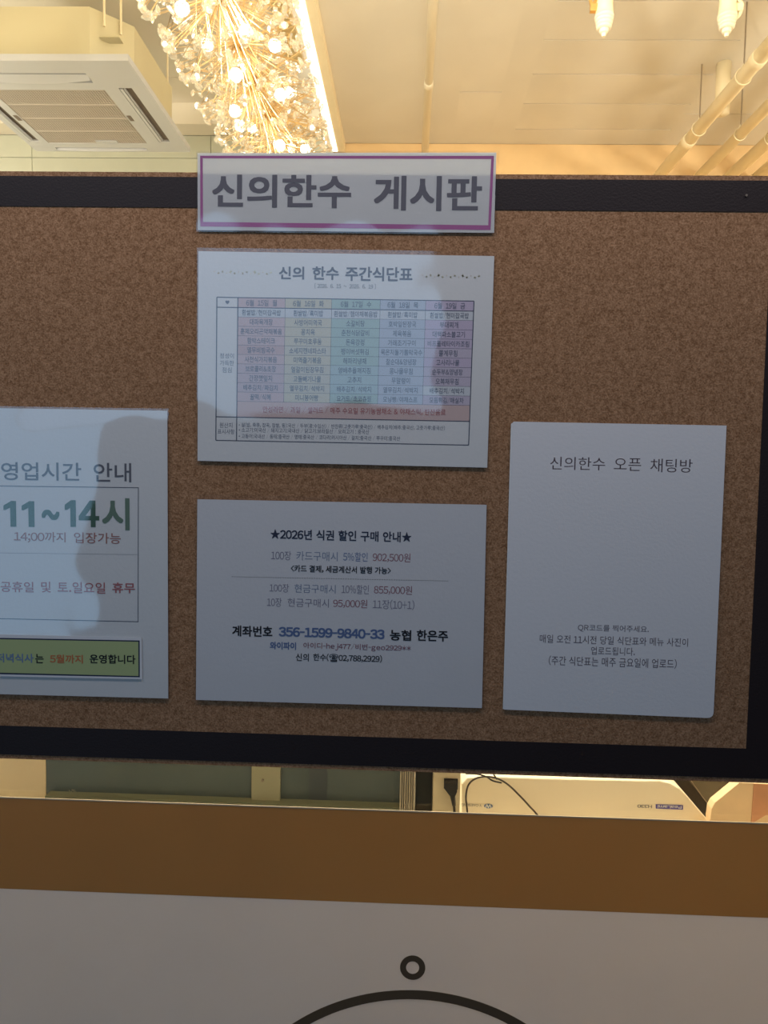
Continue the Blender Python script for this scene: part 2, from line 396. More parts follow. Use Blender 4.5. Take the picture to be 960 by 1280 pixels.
menu = [['6월  15일  월', '흰쌀밥/현미잡곡밥', '대파육개장', '훈제오리곤약채볶음', '함박스테이크', '열무비빔국수', '사천식가지볶음', '브로콜리&초장', '간장깻잎지', '배추김치/짜김치', '꿀떡/식혜'],
        ['6월  16일  화', '흰쌀밥/흑미밥', '사방어미역국', '꽁치육', '쭈꾸미호루동', '소세지캔네파스타', '미역줄기볶음', '얼갈이된장무침', '고들빼기나물', '열무김치/석박지', '미니붕어빵'],
        ['6월  17일  수', '흰쌀밥/햄야채볶음밥', '소갈비탕', '춘천식닭갈비', '돈육강정', '팽이버섯튀김', '해파리냉채', '양배추들깨지짐', '고추지', '배추김치/석박지', '요거트/초코츄핑'],
        ['6월  18일  목', '흰쌀밥/흑미밥', '호박잎된장국', '제육볶음', '가래조기구이', '묵은지들기름막국수', '찰순대&양념장', '콩나물무침', '무말랭이', '열무김치/석박지', '모닝빵/야채스프'],
        ['6월  19일  금', '흰쌀밥/현미잡곡밥', '부대찌개', '대백파소불고기', '비프플레타이카조림', '쫄계무침', '고사리나물', '순두부&양념장', '오복채무침', '배추김치/석박지', '모듬튀김/매실차']]
def units(s): return sum(.45 if ch in ' /().:,·' else (.62 if ord(ch) < 200 else 1) for ch in s)
for k in range(5):
    lb = MB()
    for r_ in range(11):
        s = menu[k][r_]; x, y = lerp2(T, (us[k+1]+us[k+2])/2, (vr[r_]+vr[r_+1])/2)
        wd = min(units(s)*5.75, 57)*.5; hh = 3.7
        lettering(t, s, x-wd, x+wd, y-hh-.4, y+hh+.4, None, .003, smin=7, mb=(lb, 0))
    lb.build('lettering', M['cell'], t)
lb = MB(); x, y = lerp2(T, us[1]/2, vr[1]/2); lettering(t, '♥', x-2.5, x+2.5, y-2.3, y+2.3, None, 0, mb=(lb, 0))
for s, yy in (('정성이', 444.8), ('가득한', 453.8), ('점심', 462.4)): lettering(t, s, 283.6-units(s)*2.9, 283.6+units(s)*2.9, yy-3.4, yy+3.4, None, 0, smin=6, mb=(lb, 0))
for s, yy, hw in (('원산지', 531.5, 8), ('표시사항', 539.5, 10.5)): lettering(t, s, 282.5-hw, 282.5+hw, yy-3.3, yy+3.3, None, 0, smin=6, mb=(lb, 0))
for s, x0, x1, y0 in (('• 쌀(밥, 죽류, 잡곡, 찹쌀, 등):국산 / 두부(콩:수입산) / 반찬류(고춧가루:중국산) / 배추김치(배추:중국산, 고춧가루:중국산)', 298.5, 556, 530.9),
                      ('• 소고기:미국산 / 돼지고기:국내산 / 닭고기:브라질산 / 오리고기 : 중국산', 298.5, 461.5, 537.2),
                      ('• 고등어:국내산 / 동태:중국산 / 명태:중국산 / 코다리:러시아산 / 갈치:중국산 / 쭈꾸미:중국산', 298.5, 500, 544.9)):
    ss = .0165; lettering(t, s, x0, x1, y0-2.9-ss*(x1-x0)/2*0, y0+2.9+ss*(x1-x0), None, 0, smin=5.6, tilt=ss, mb=(lb, 0))
lb.build('lettering', M['cell'], t)
lettering(t, '안성라면 / 과일 / 샐러드 / 매주 수요일 유기농쌈채소 & 야채스틱, 탄산음료', 328.5, 557, 507.6, 519.6, M['peachtxt'], .004, tilt=.0165)

# ---- meal ticket notice
c = [(246.8, 624), (608.2, 631), (602.4, 885), (245, 874.8)]
t = root_for('discount_notice', c, 'laminated white landscape notice with a starred heading and phone number, below the weekly menu', 'notice', 'notices on the cork board')
b = MB(); sheet(b, c, -.0003, .0); b.build('paper', M['paper_g'], t)
b = MB(); sheet(b, [(246, 618), (609.5, 625.3), (603.8, 886.5), (244, 876.6)], -.0010, -.0008); b.build('laminate', M['lam'], t)
L = lambda *a, **k: lettering(t, *a, **k)
L('★2026년 식권 할인 구매 안내★', 338.2, 514.2, 661, 678, M['navy'], .02)
L('100장', 339, 363.8, 688.4, 700.4, M['lilac']); L('카드구매시', 370.5, 422, 688.8, 701.6, M['ltblue'], -.006)
L('5%할인', 429, 459.5, 690, 702, M['blue']); L('902,500원', 466, 513, 690.8, 703.4, M['red'])
L('<카드 결제, 세금계산서 발행 가능>', 363.5, 488.6, 706, 718, M['black'], .018)
b = MB()
for i in range(90):
    x = 289.5+272*i/90; y = 720.8+5.4*i/90; quad(b, [(x, y-.35), (x+1.9, y-.3), (x+1.9, y+.4), (x, y+.35)], -.0004)
b.build('printed_lines', M['dash'], t)
L('100장', 337, 361, 729.4, 740.6, M['lilac']); L('현금구매시', 368, 419.5, 730, 742, M['ltblue'], -.006)
L('10%할인', 427, 461, 730.5, 742.8, M['lilac'], -.004); L('855,000원', 467.5, 515, 731.5, 744, M['red'])
L('10장', 333.8, 352, 747, 758.6, M['lilac']); L('현금구매시', 359.5, 411, 747.6, 759.6, M['lilac'], -.006)
L('95,000원', 416.5, 459, 748.6, 760.8, M['red']); L('11장(10+1)', 466, 518, 749, 762.6, M['lilac'])
L('계좌번호', 290.3, 340.5, 781.6, 796.6, M['black'], .024); L('356-1599-9840-33', 348.5, 480.7, 783.4, 799, M['blue'], .03)
L('농협', 487.4, 514, 787, 801.2, M['black'], .024); L('한은주', 521, 560, 787.2, 802.2, M['black'], .024)
L('와이파이', 337.4, 370, 802, 812.4, M['blue'], .03, smin=8.5); L('아이디-hej477/비번-geo2929**', 379.3, 513.5, 802.8, 815.4, M['red'], .004)
L('신의', 369.8, 386, 816.6, 826.6, M['black'], .012); L('한수(☎02,788,2929)', 391.5, 477.5, 816.6, 829, M['black'], .012)

# ---- opening hours notice (left, runs out of the frame)
c = [(-50, 509.5), (209.2, 513.4), (210.4, 873), (-46, 866.4)]
t = root_for('opening_hours_notice', c, 'laminated opening hours notice with big green numerals, at the left edge of the board', 'notice', 'notices on the cork board')
b = MB(); sheet(b, c, -.0003, .0); b.build('paper', M['paper'], t)
b = MB(); sheet(b, [(-52, 507), (211, 511), (212.2, 875), (-48, 868.5)], -.0010, -.0008); b.build('laminate', M['lam'], t)
L('영업시간', 1.5, 101.5, 577.4, 601.2, M['dark'], .008, tilt=.012); L('안내', 117, 164, 578.4, 602.8, M['dark'], .008, tilt=.012)
def frame(c, wpx, m, Y=-.0004, name='printed_border'):
    b = MB(); cx = sum(p[0] for p in c)/4; cy = sum(p[1] for p in c)/4
    ci = [(x+(wpx if x < cx else -wpx), y+(wpx if y < cy else -wpx)) for x, y in c]
    for i in range(4): j = (i+1) % 4; quad(b, [c[i], c[j], ci[j], ci[i]], Y)
    return b.build(name, m, t)
frame([(-36, 606.6), (173.4, 609.2), (173.0, 777.6), (-34, 773)], .9, M['line'])
b = MB(); quad(b, [(-35, 690.4), (172, 693), (172, 693.5), (-35, 690.9)], -.0004); b.build('printed_lines', M['faint'], t)
L('ⅰⅰ', 4.5, 43, 626, 658.6, M['green'], .02, tilt=.014); L('~', 52, 74.5, 637, 650, M['green'], .04, tilt=.014)
L('ⅰ4', 81, 124, 625, 659, M['green'], .03, tilt=.014); L('시', 127.5, 162, 622.4, 663, M['green2'], .022, tilt=.014)
L('14;00까지', 17.5, 82, 664, 679, M['brown'], .006); L('입장가능', 92.5, 151, 665.2, 680, M['brown'], .004)
L('공휴일', .8, 42, 726.6, 740.6, M['red2'], .008, tilt=.02); L('및', 51.5, 63.5, 727, 740.6, M['red2'], .008, tilt=.02)
L('토.일요일', 72, 131.5, 727, 742, M['red2'], .006, tilt=.02); L('휴무', 140.5, 168.8, 728, 741.6, M['red2'], .016, tilt=.02)
b = MB(); sheet(b, [(-40, 792), (177.6, 796.6), (178.4, 848.6), (-40, 844)], -.0013, -.0011); b.build('sticker_backing', M['paper_g'], t)
b = MB(); quad(b, [(-36, 796.6), (174.6, 800.6), (174.8, 846.6), (-36, 842)], -.00135); quad(b, [(-34, 798.4), (172.9, 802.2), (173.1, 845), (-34, 840)], -.0014, 1)
b.build('sticker_panel', [M['navy'], M['sticker']], t)
for s, x0, x1, y0, y1, m_ in (('저녁식사', -5, 42, 816.5, 828.5, 'stickerblue'), ('는', 44.2, 54.6, 817.4, 829, 'black'), ('5월까지', 62.4, 103.6, 818, 829.4, 'orange'), ('운영합니다', 112, 169.4, 817.8, 830, 'black')):
    L(s, x0, x1, y0, y1, M[m_], .018, Y=-.00145, tilt=.016)

# ---- chat room notice (right, code left blank)
c = [(641, 527), (908, 532), (891.5, 897.6), (630.2, 886.8)]
t = root_for('chat_room_notice', c, 'tall plain white notice, unlaminated with thin serif heading, right of the other notices', 'notice', 'notices on the cork board')
def rounded(c, r, back):
    out = []
    for i, (x, y) in enumerate(c):
        p, n = Vector((*c[i-1], 0)), Vector((*c[(i+1) % 4], 0)); v = Vector((x, y, 0)); rr = r[i]
        if rr == 0: out.append((x, y)); continue
        a = v+(p-v).normalized()*rr; d = v+(n-v).normalized()*rr
        for k in range(6):
            s = k/5; q = a*(1-s)**2+v*2*s*(1-s)+d*s*s; out.append((q.x, q.y))
    return out
b = MB(); sheet(b, rounded([(638.8, 528.4), (905, 533), (889, 896), (628.6, 886.4)], (3, 0, 5, 0), 0), .0, .0006); b.build('back_sheet', M['paper'], t)
b = MB(); sheet(b, rounded(c, (2, 0, 8, 0), 0), -.0004, -.0002); b.build('paper', M['paper_g'], t)
a0 = dict(tilt=.022)
L('신의한수', 687.8, 756.5, 570.8, 588.2, M['serif'], -.014, tilt=.018); L('오픈', 767.5, 801.5, 572.5, 588.8, M['serif'], -.014, tilt=.018); L('채팅방', 813, 865.6, 573.2, 591, M['serif'], -.014, tilt=.018)
L('QR코드를 찍어주세요.', 722.5, 811, 780.2, 791.6, M['serif'], -.008, Y=-.0005)
L('매일 오전 11시전 당일 식단표와 메뉴 사진이', 674.7, 860, 793, 808.4, M['serif'], -.008, Y=-.0005)
L('업로드됩니다.', 738.8, 793.6, 808.2, 819.8, M['serif'], -.008, Y=-.0005)
L('(주간 식단표는 매주 금요일에 업로드)', 686, 845.8, 819.4, 836, M['serif'], -.008, Y=-.0005)

# ------------------------------------------------------------------ films on the glass below the board
YF = GY0-.0006
film = empty('brown_film', (0, YF, at(480, 1129, YF).z), 'plain brown film band across the glass, under the cork board', 'window film')
zft = (at(0, 998, YF).z+at(960, 1030, YF).z)/2; zfm = (at(0, 1111, YF).z+at(960, 1147, YF).z)/2
film.location.z = zfm
M['brownfilm'] = mat('brown_film', (.34, .19, .07), .5, spec=.3, bump=.05, bscale=30, var=.06, vscale=5)
MB().box(-1.88, 1.88, YF, GY0, zfm, zft).build('film_sheet', M['brownfilm'], film)
MB().box(-1.88, 1.88, YF-.0002, GY0, zft, zft+.0014).build('cut_edge', mat('film_edge', (.55, .46, .32), .5), film)
wf = empty('white_film', (0, YF, .35), 'frosted white film on the glass with a brown ring and arc emblem', 'window film')
M['whitefilm'] = mat('white_film', (.80, .75, .72), .55, spec=.35, bump=.05, bscale=30, var=.03, vscale=6)
MB().box(-1.88, 1.88, YF+.0001, GY0, .35, zfm).build('film_sheet', M['whitefilm'], wf)
for n_, c_, k_ in (('brownfilm', (.62, .36, .14), .22), ('whitefilm', (.80, .74, .70), .26)):
    nt = M[n_].node_tree; t_ = nt.nodes.new('ShaderNodeBsdfTranslucent'); t_.inputs[0].default_value = (*c_, 1)
    mx = nt.nodes.new('ShaderNodeMixShader'); mx.inputs[0].default_value = k_
    nt.links.new(nt.nodes['Principled BSDF'].outputs[0], mx.inputs[1]); nt.links.new(t_.outputs[0], mx.inputs[2]); nt.links.new(mx.outputs[0], nt.nodes['Material Output'].inputs[0])
M['emblem'] = mat('emblem_brown', (.12, .080, .045), .55, spec=.3)
def ring(cx, cy, ro, ri, n, name):
    C = at(cx, cy, YF); s = .733/900*1.022; b = MB(); Y0, Y1 = YF-.0004, YF
    s = (at(cx+20, cy, YF).x-at(cx-20, cy, YF).x)/40; sz = (at(cx, cy-20, YF).z-at(cx, cy+20, YF).z)/40
    v = []; f = []
    for k in range(n):
        q = 2*math.pi*k/n
        for r, y in ((ro, Y0), (ri, Y0), (ri, Y1), (ro, Y1)): v.append((C.x+r*s*math.cos(q), y, C.z+r*s*math.sin(q)))
    for k in range(n):
        a, d = 4*k, 4*((k+1) % n)
        for i in range(4): f.append((a+i, a+(i+1) % 4, d+(i+1) % 4, d+i))
    b.add(v, f); return b.build(name, M['emblem'], wf)
ring(515.8, 1209.4, 15.8, 8.2, 40, 'emblem_dot_ring')
ring(516, 1489, 262, 250.5, 160, 'emblem_circle')


# ------------------------------------------------------------------ air conditioner
px0, px1, py0, py1, pz = -2.37, -1.395, 2.83, 3.83, 3.46
ac = empty('air_conditioner', ((px0+px1)/2, (py0+py1)/2, pz), 'white four-way cassette air conditioner hanging from the cream ceiling', 'air conditioner')
zt_ = 3.735; cx0, cx1, cy0, cy1, ch = px0+.05, px1-.045, py0+.035, py1-.06, .16
pl = [(cx0+ch, cy0), (cx1-ch, cy0), (cx1, cy0+ch), (cx1, cy1-ch), (cx1-ch, cy1), (cx0+ch, cy1), (cx0, cy1-ch), (cx0, cy0+ch)]
MB().prism([(x, y, pz+.03) for x, y in pl], (0, 0, zt_-pz-.03)).build('housing', M['acbody'], ac)
b = MB()   # panel plate with openings: outer ring + slots
gx0, gx1, gy0, gy1 = -2.235, -1.625, 3.10, 3.715
sl = {'near': (gx0+.01, gx1-.03, 2.94, 3.03), 'far': (gx0+.01, gx1-.03, 3.775, 3.81), 'right': (-1.545, -1.475, gy0-.02, gy1-.02), 'left': (-2.345, -2.28, gy0-.02, gy1-.02)}
xs = sorted({px0, -2.345, -2.28, gx0, gx0+.01, gx1-.03, gx1, -1.545, -1.475, px1}); ys = sorted({py0, 2.94, 3.03, gy0-.02, gy0, gy1-.02, gy1, 3.775, 3.81, py1})
def inside(x, y, r): return r[0] < x < r[1] and r[2] < y < r[3]
holes = list(sl.values())+[(gx0, gx1, gy0, gy1)]
for a, c_ in zip(xs, xs[1:]):
    for d, e in zip(ys, ys[1:]):
        if not any(inside((a+c_)/2, (d+e)/2, h) for h in holes): b.box(a, c_, d, e, pz, pz+.02)
b.prism([(px0, py0, pz+.02), (px1, py0, pz+.02), (px1, py1, pz+.02), (px0, py1, pz+.02)], (0, 0, .012))
b.build('panel', M['acpanel'], ac)
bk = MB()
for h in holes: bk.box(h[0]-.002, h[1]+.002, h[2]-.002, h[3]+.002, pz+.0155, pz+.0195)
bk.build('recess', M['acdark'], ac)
for n, (a, c_, d, e) in sl.items():
    g = .012; v = MB()
    if n in ('near', 'far'):
        for k in range(12):
            u0, u1 = k/12, (k+1)/12; f0, f1 = math.sin(math.pi*u0)*.35+.65, math.sin(math.pi*u1)*.35+.65
            x0, x1 = a+(c_-a)*u0, a+(c_-a)*u1; y0 = d+.022
            v.add([(x0, y0, pz+.006), (x1, y0, pz+.006), (x1, d+(e-d)*f1, pz-.006), (x0, d+(e-d)*f0, pz-.006), (x0, y0, pz+.015), (x1, y0, pz+.015), (x1, d+(e-d)*f1, pz+.002), (x0, d+(e-d)*f0, pz+.002)],
                  [(0, 1, 2, 3), (7, 6, 5, 4), (0, 4, 5, 1), (2, 6, 7, 3)])
    else:
        m0 = a+.028 if n == 'right' else a+.01
        v.box(a+.004, a+.020, d+.01, e-.01, pz-.001, pz+.004); v.box(a+.026, a+.030, d+.01, e-.01, pz-.001, pz+.010)
    v.build('vane', M['acpanel'], ac)
g = MB(); N = 44
for k in range(N+1):
    x = gx0+(gx1-gx0)*k/N; g.box(x-.0022, x+.0022, gy0, gy1, pz+.002, pz+.010)
for k in range(N+1):
    y = gy0+(gy1-gy0)*k/N; g.box(gx0, gx1, y-.0022, y+.0022, pz+.003, pz+.009)
for k in (1, 2, 3):
    y = gy0+(gy1-gy0)*k/4; g.box(gx0, gx1, y-.005, y+.005, pz+.001, pz+.010)
g.build('grille', M['acgrille'], ac, kind='stuff')
MB().box(-1.93, -1.80, gy1-.035, gy1-.012, pz-.003, pz+.003).build('grille_latch', M['acpanel'], ac)
for x in (gx0-.03, gx1+.008):
    MB().box(x, x+.022, 3.37, 3.43, pz-.002, pz+.001).build('grille_clip', M['acdark'], ac)
for x, y in ((cx1-.10, cy0+.03), (cx1-.045, cy0+.10), (cx0+.08, cy0+.04), (cx1-.06, cy1-.06)):
    MB().tube([(x, y, 3.66), (x, y, RZ-.002)], .006, 8).build('hanger_rod', M['pipe'], ac)
MB().box(cx1-.12, cx1-.02, cy0+.015, cy0+.07, 3.60, 3.605).build('bracket', M['acbody'], ac)

# ------------------------------------------------------------------ chandelier
CX, CZ, CR = -.735, 3.25, .272
cy_ = [1.72+.30*i for i in range(7)]
chn = empty('chandelier', (CX, 2.7, CZ), 'long gold starburst chandelier covered in clear crystal discs and glowing bulbs', 'chandelier')
MB().tube([(CX, 1.55, CZ), (CX, 3.70, CZ)], .012, 10).build('spine_bar', M['gold'], chn)
for y in (2.0, 3.5): MB().tube([(CX, y, CZ), (CX, y, RZ-.03)], .004, 8).build('suspension_rod', M['gold'], chn)
MB().box(CX-.05, CX+.05, 1.7, 3.8, RZ-.03, RZ-.001).build('ceiling_plate', M['gold'], chn)
m = bpy.data.materials.new('crystal'); m.use_nodes = True; nt = m.node_tree; nt.nodes.clear()
o_ = nt.nodes.new('ShaderNodeOutputMaterial'); mx = nt.nodes.new('ShaderNodeMixShader'); m2 = nt.nodes.new('ShaderNodeMixShader'); tr = nt.nodes.new('ShaderNodeBsdfTransparent')
gl = nt.nodes.new('ShaderNodeBsdfGlossy'); gl.inputs['Roughness'].default_value = .07; gl.inputs[0].default_value = (1, .99, .97, 1)
tl = nt.nodes.new('ShaderNodeBsdfTranslucent'); tl.inputs[0].default_value = (1, .98, .95, 1); m2.inputs[0].default_value = .28
lw_ = nt.nodes.new('ShaderNodeLayerWeight'); lw_.inputs[0].default_value = .5
mr = nt.nodes.new('ShaderNodeMapRange'); mr.inputs['To Min'].default_value = .30; mr.inputs['To Max'].default_value = 1
nt.links.new(lw_.outputs['Facing'], mr.inputs['Value']); nt.links.new(mr.outputs[0], mx.inputs[0]); nt.links.new(tr.outputs[0], mx.inputs[1])
nt.links.new(gl.outputs[0], m2.inputs[1]); nt.links.new(tl.outputs[0], m2.inputs[2]); nt.links.new(m2.outputs[0], mx.inputs[2]); nt.links.new(mx.outputs[0], o_.inputs[0])
M['crystal'] = m
def crystal_geo(C, n, r):
    n = n.normalized(); a = n.orthogonal().normalized(); bb = n.cross(a); v = []
    for rr, h in ((1, 0), (.55, .30), (.55, -.30)):
        for k in range(8):
            q = math.pi*k/4; v.append(C+(a*math.cos(q)+bb*math.sin(q))*r*rr+n*h*r)
    f = [tuple(range(8, 16)), tuple(range(23, 15, -1))]
    for k in range(8):
        j = (k+1) % 8; f += [(k, j, 8+j, 8+k), (j, k, 16+k, 16+j)]
    return v, f
cme = bpy.data.meshes.new('crystal'); v, f = crystal_geo(Vector(), Vector((0, 0, 1)), 1); cme.from_pydata(v, [], f); cme.materials.append(M['crystal'])
cr = []
for ci_, yc in enumerate(cy_):
    rods = MB(); C = Vector((CX, yc, CZ))
    for k in range(125):
        q = k*2.399963+ci_; rr = CR*(random.uniform(.93, 1.03) if k % 10 < 7 else random.uniform(.5, .9))
        tip = C+Vector((rr*math.cos(q), random.uniform(-.165, .165), rr*math.sin(q))); d = (tip-C).normalized()
        rods.tube([C+d*.015, tip], .0015, 3)
        cr.append((tip, (d*.8+Vector((random.uniform(-.8, .8), random.uniform(-.8, .8), random.uniform(-.8, .8)))).normalized(), random.uniform(.014, .024)))
    for k in range(40):
        d = Vector((random.gauss(0, 1), random.gauss(0, .8), random.gauss(0, 1))).normalized()
        rods.tube([C+d*.01, C+d*random.uniform(.10, .22)], .0013, 3)
    rods.build('rods', M['gold'], chn, kind='stuff')
    for k in range(3):
        q = ci_*1.3+k*math.pi*2/3; d = Vector((math.cos(q), .25*(-1)**k, math.sin(q)*.8-.3)).normalized()
        bc = C+d*.15
        bb = MB(); bb.tube([C+d*.02, bc-d*.024], .004, 6); bb.build('bulb_stem', M['gold'], chn)
        bb = MB(); bb.tube([bc-d*.026, bc-d*.018, bc, bc+d*.018, bc+d*.026], [.008, .021, .027, .019, .005], 12); bb.build('bulb', M['bulb'], chn, smooth=True)
def vis(p):
    d = p-CAM; z = d.dot(_f); x = 480+F*d.dot(R2)/z; y = 640-F*d.dot(U2)/z
    return (x > 190 and y > -15 and y < 200), z
order = sorted(cr, key=lambda a: (not vis(a[0])[0], vis(a[0])[1]))
rest = MB()
for i, (p, n, r) in enumerate(order):
    if i < 290:
        o = bpy.data.objects.new('crystal', cme); COL.objects.link(o); o.parent = chn; o.location = p-Vector(chn.location)
        o.rotation_mode = 'QUATERNION'; o.rotation_quaternion = n.to_track_quat('Z', 'Y'); o.scale = (r, r, r)
    else:
        v, f = crystal_geo(p, n, r); rest.add(v, f)
rest.build('crystals', M['crystal'], chn, kind='stuff')

# ------------------------------------------------------------------ linear LED light, pipes, sprinklers
b = empty('linear_light', (-.52, 3.2, RZ-.08), 'bright white linear strip light in a cream channel beside the chandelier', 'ceiling light')
MB().box(-.600, -.53, .6, 4.90, RZ-.075, RZ-.001).build('channel', M['pipe'], b)
MB().box(-.640, -.585, 1.0, 4.88, RZ-.0785, RZ-.0755).build('diffuser', M['led'], b)
def pipe(name, label, x, z, r, y0, y1, m, joints=(), hangers=(), group=None):
    e = empty(name, (x, (y0+y1)/2, z), label, 'pipe', group)
    MB().tube([(x, y0, z), (x, y1, z)], r, 20).build('tube', m, e, smooth=True)
    for y in joints: MB().tube([(x, y-.03, z), (x, y-.025, z), (x, y+.025, z), (x, y+.03, z)], [r, r*1.12, r*1.12, r], 20).build('coupling', m, e, smooth=True)
    for y in hangers:
        MB().tube([(x, y, z+r+.02), (x, y, RZ-.001)], .004, 6).build('hanger_rod', M['steel'], e)
        h = MB()
        pts = [(x+(r+.004)*math.cos(q), y, z+(r+.004)*math.sin(q)) for q in [math.pi/2+2*math.pi*k/20 for k in range(21)]]
        h.tube(pts, .0035, 5); h.tube([(x-.012, y, z+r+.002), (x, y, z+r+.03)], .003, 5); h.tube([(x+.012, y, z+r+.002), (x, y, z+r+.03)], .003, 5)
        h.build('hanger_ring', M['pipe'], e)
def px_at(px, py, z): return atz(px, py, z)
p = atz(827, 216, 3.62); pipe('ceiling_pipe', 'thick cream ceiling pipe, nearest of the parallel pipes at top right', p.x, 3.62, .039,   .3, 4.90, M['pipe'], (2.1, 3.1, 4.0), (3.26, 3.84), 'cream pipes under the ceiling')
p = atz(877, 217, 3.66); pipe('ceiling_pipe', 'second cream ceiling pipe from the left in the top right bundle', p.x, 3.66, .034,   .3, 4.90, M['pipe'], (3.3,), (4.0,), 'cream pipes under the ceiling')
p = atz(915, 218, 3.66); pipe('ceiling_pipe', 'third cream ceiling pipe from the left, near the top right corner', p.x, 3.66, .040,   .3, 4.90, M['pipe'], (3.9,), (4.05,), 'cream pipes under the ceiling')
p = atz(952, 219, 3.70); pipe('ceiling_pipe', 'rightmost cream ceiling pipe, low beside the right edge of the photo', p.x, 3.70, .05,   .3, 4.90, M['pipe'], (4.1,), (), 'cream pipes under the ceiling')
p = atz(536, 100, 3.86); pipe('conduit_pipe', 'straight glossy white conduit on the ceiling, right of the chandelier', p.x+.0, 3.86, .026,   .3, 4.90, M['pipew'], (2.9, 3.8), ())
e0 = atz(905, 79, RZ); e = MB().tube([(e0.x, e0.y, RZ-.001), (e0.x, e0.y, 3.70)], .042, 20).build('drop_pipe', M['pipe'], smooth=True); tag(e, 'short vertical cream pipe stub dropping from the ceiling behind the thick pipe', 'pipe')
def sprinkler(px, lab, hook):
    p = at(px, 46, 2.42); x, y, z = p
    e = empty('sprinkler_pipe', (x, y, z), lab, 'sprinkler', 'cream sprinkler drops at the top right')
    MB().tube([(x, y, z+.085), (x, y, z+.12), (x, y, z+.20), (x, y, RZ-.001)], [.038, .034, .031, .029], 18).build('wrapped_pipe', M['pipe'], e, smooth=True)
    c = MB()
    for k in range(4): c.tube([(x, y, z+.030+k*.014), (x, y, z+.034+k*.014), (x, y, z+.040+k*.014), (x, y, z+.044+k*.014)], [.026+k*.003, .031+k*.003, .031+k*.003, .027+k*.003], 18)
    c.build('collar', M['pipew'], e)
    MB().tube([(x, y, z), (x, y, z+.012), (x, y, z+.016), (x, y, z+.032)], [.008, .010, .018, .019], 14).build('nozzle', M['pipew'], e)
    s = -1 if hook == 'brass' else 1
    MB().tube(spline([(x+s*.03, y, z+.16), (x+s*.055, y, z+.13), (x+s*.062, y, z+.20), (x+s*.05, y, z+.27), (x+s*.05, y, z+.36)] if s < 0 else [(x+.03, y, z+.07), (x+.05, y, z+.09), (x+.058, y, z+.13), (x+.035, y, z+.15)]), .007, 8).build('tube_hook', M['brass'] if s < 0 else M['pipe'], e)
    MB().box(x+s*.028, x+s*.06, y-.01, y+.01, z+.10, z+.13).build('clamp', M['brass'] if s < 0 else M['pipe'], e)
sprinkler(754.5, 'hanging cream sprinkler pipe with a curved brass tube, left of the two', 'brass')
sprinkler(908, 'hanging cream sprinkler pipe with a small side clip, right of the two', 'clip')

# ------------------------------------------------------------------ things seen in the gap under the board
CT = .78
M['counter'] = mat('counter_top', (.78, .66, .48), .35, bump=.03, var=.04)
ct = empty('counter', (.0, .69, 0), 'cream service counter behind the glass, under the board gap', 'counter')
MB().box(-1.7, 1.7, .28, 1.10, CT-.04, CT).build('worktop', M['counter'], ct)
MB().box(-1.65, 1.65, .33, 1.0, 0, CT-.04).build('cabinet', M['cream'], ct)
def slab(name, pts, Y, dy, m, parent=None, **k):
    return MB().prism([at(x, y, Y) for x, y in pts], (0, dy, 0)).build(name, m, parent, **k)
def upright(name, x0, x1, Y, dy, m, z1=1.30, parent=None, z0=CT, mid=975):
    return MB().box(at(x0, mid, Y).x, at(x1, mid, Y).x, Y, Y+dy, z0, z1).build(name, m, parent)
M['ply'] = mat('pale_plywood', (.88, .74, .50), .55, bump=.15, bscale=30, var=.07, vscale=9)
M['dgreen'] = mat('dark_green_panel', (.115, .150, .150), .25, var=.12, vscale=5)
M['lgreen'] = mat('green_sill', (.16, .18, .12), .3); M['putty'] = mat('putty_cream', (.42, .42, .29), .5)
tag(upright('plywood_panel', -160, 57, .418, .02, M['ply'], 1.22), 'pale plywood panel at the far left of the gap under the board', 'panel')
gp = empty('display_case', (at(280, 990, .42).x, .42, CT), 'dark green glossy display case back standing on the counter, left half of the gap', 'display case')
upright('back_panel', 57.6, 519, .42, .02, M['dgreen'], 1.26, gp)
z_ = at(60, 988, .405).z
MB().box(at(58, 980, .405).x, at(519, 980, .405).x, .400, .4195, CT, at(280, 1001, .405).z).build('sill', M['lgreen'], gp)
pst = upright('post', 314.5, 350, .412, .008, M['putty'], 1.26, gp)
sc_ = at(328.5, 975, .412); MB().tube([sc_, sc_+Vector((0, -.003, 0))], .0022, 10).build('screw', M['steel'], pst)
upright('reflection_strip', 386, 409, .4190, .0008, mat('blue_grey_reflection', (.075, .095, .11), .5), 1.20, gp)  # bluish reflection on the green panel, put in as a thin coloured strip
b = MB()
for k in range(7): b.box(at(500+k*2.8, 975, .395).x, at(500+k*2.8+1.9, 975, .395).x, .390+.003*(k % 2), .418, CT, 1.26)
b.build('ribbed_profile', mat('ribbed_aluminium', (.52, .46, .36), .35, .3), gp)
rs = MB(); random.seed(3); c0 = at(91, 990, .4185)
for k in range(5):
    pts = [c0+Vector((random.uniform(-.007, .007), 0, random.uniform(-.005, .005))) for _ in range(5)]; rs.tube(spline(pts, 4), .0003, 4)
rs.build('glue_mark', mat('glue_residue', (.36, .36, .28), .6), gp)
tag(upright('dark_post', 519.5, 541, .43, .03, mat('near_black', (.012, .014, .012), .4), 1.26), 'narrow near-black post between the green case and the wall socket', 'post')
so = empty('socket_column', (at(558, 990, .40).x, .40, CT), 'cream socket column with a black plug in it, left of the laminator', 'socket')
upright('column', 541.5, 575.5, .40, .03, mat('socket_cream', (.80, .70, .48), .4), 1.26, so)
M['rub'] = mat('black_rubber', (.016, .014, .013), .45)
slab('socket_hole', [(555, 973), (572.5, 973.6), (572.2, 987), (554.8, 986)], .399, .002, mat('socket_black', (.02, .018, .016), .3), so)
pg = empty('power_plug', at(565, 1004, .39), 'black power plug with its cord, plugged into the cream socket column', 'plug')
c1, c2, c3 = at(564, 981, .392), at(566, 993, .388), at(568, 1005, .386)
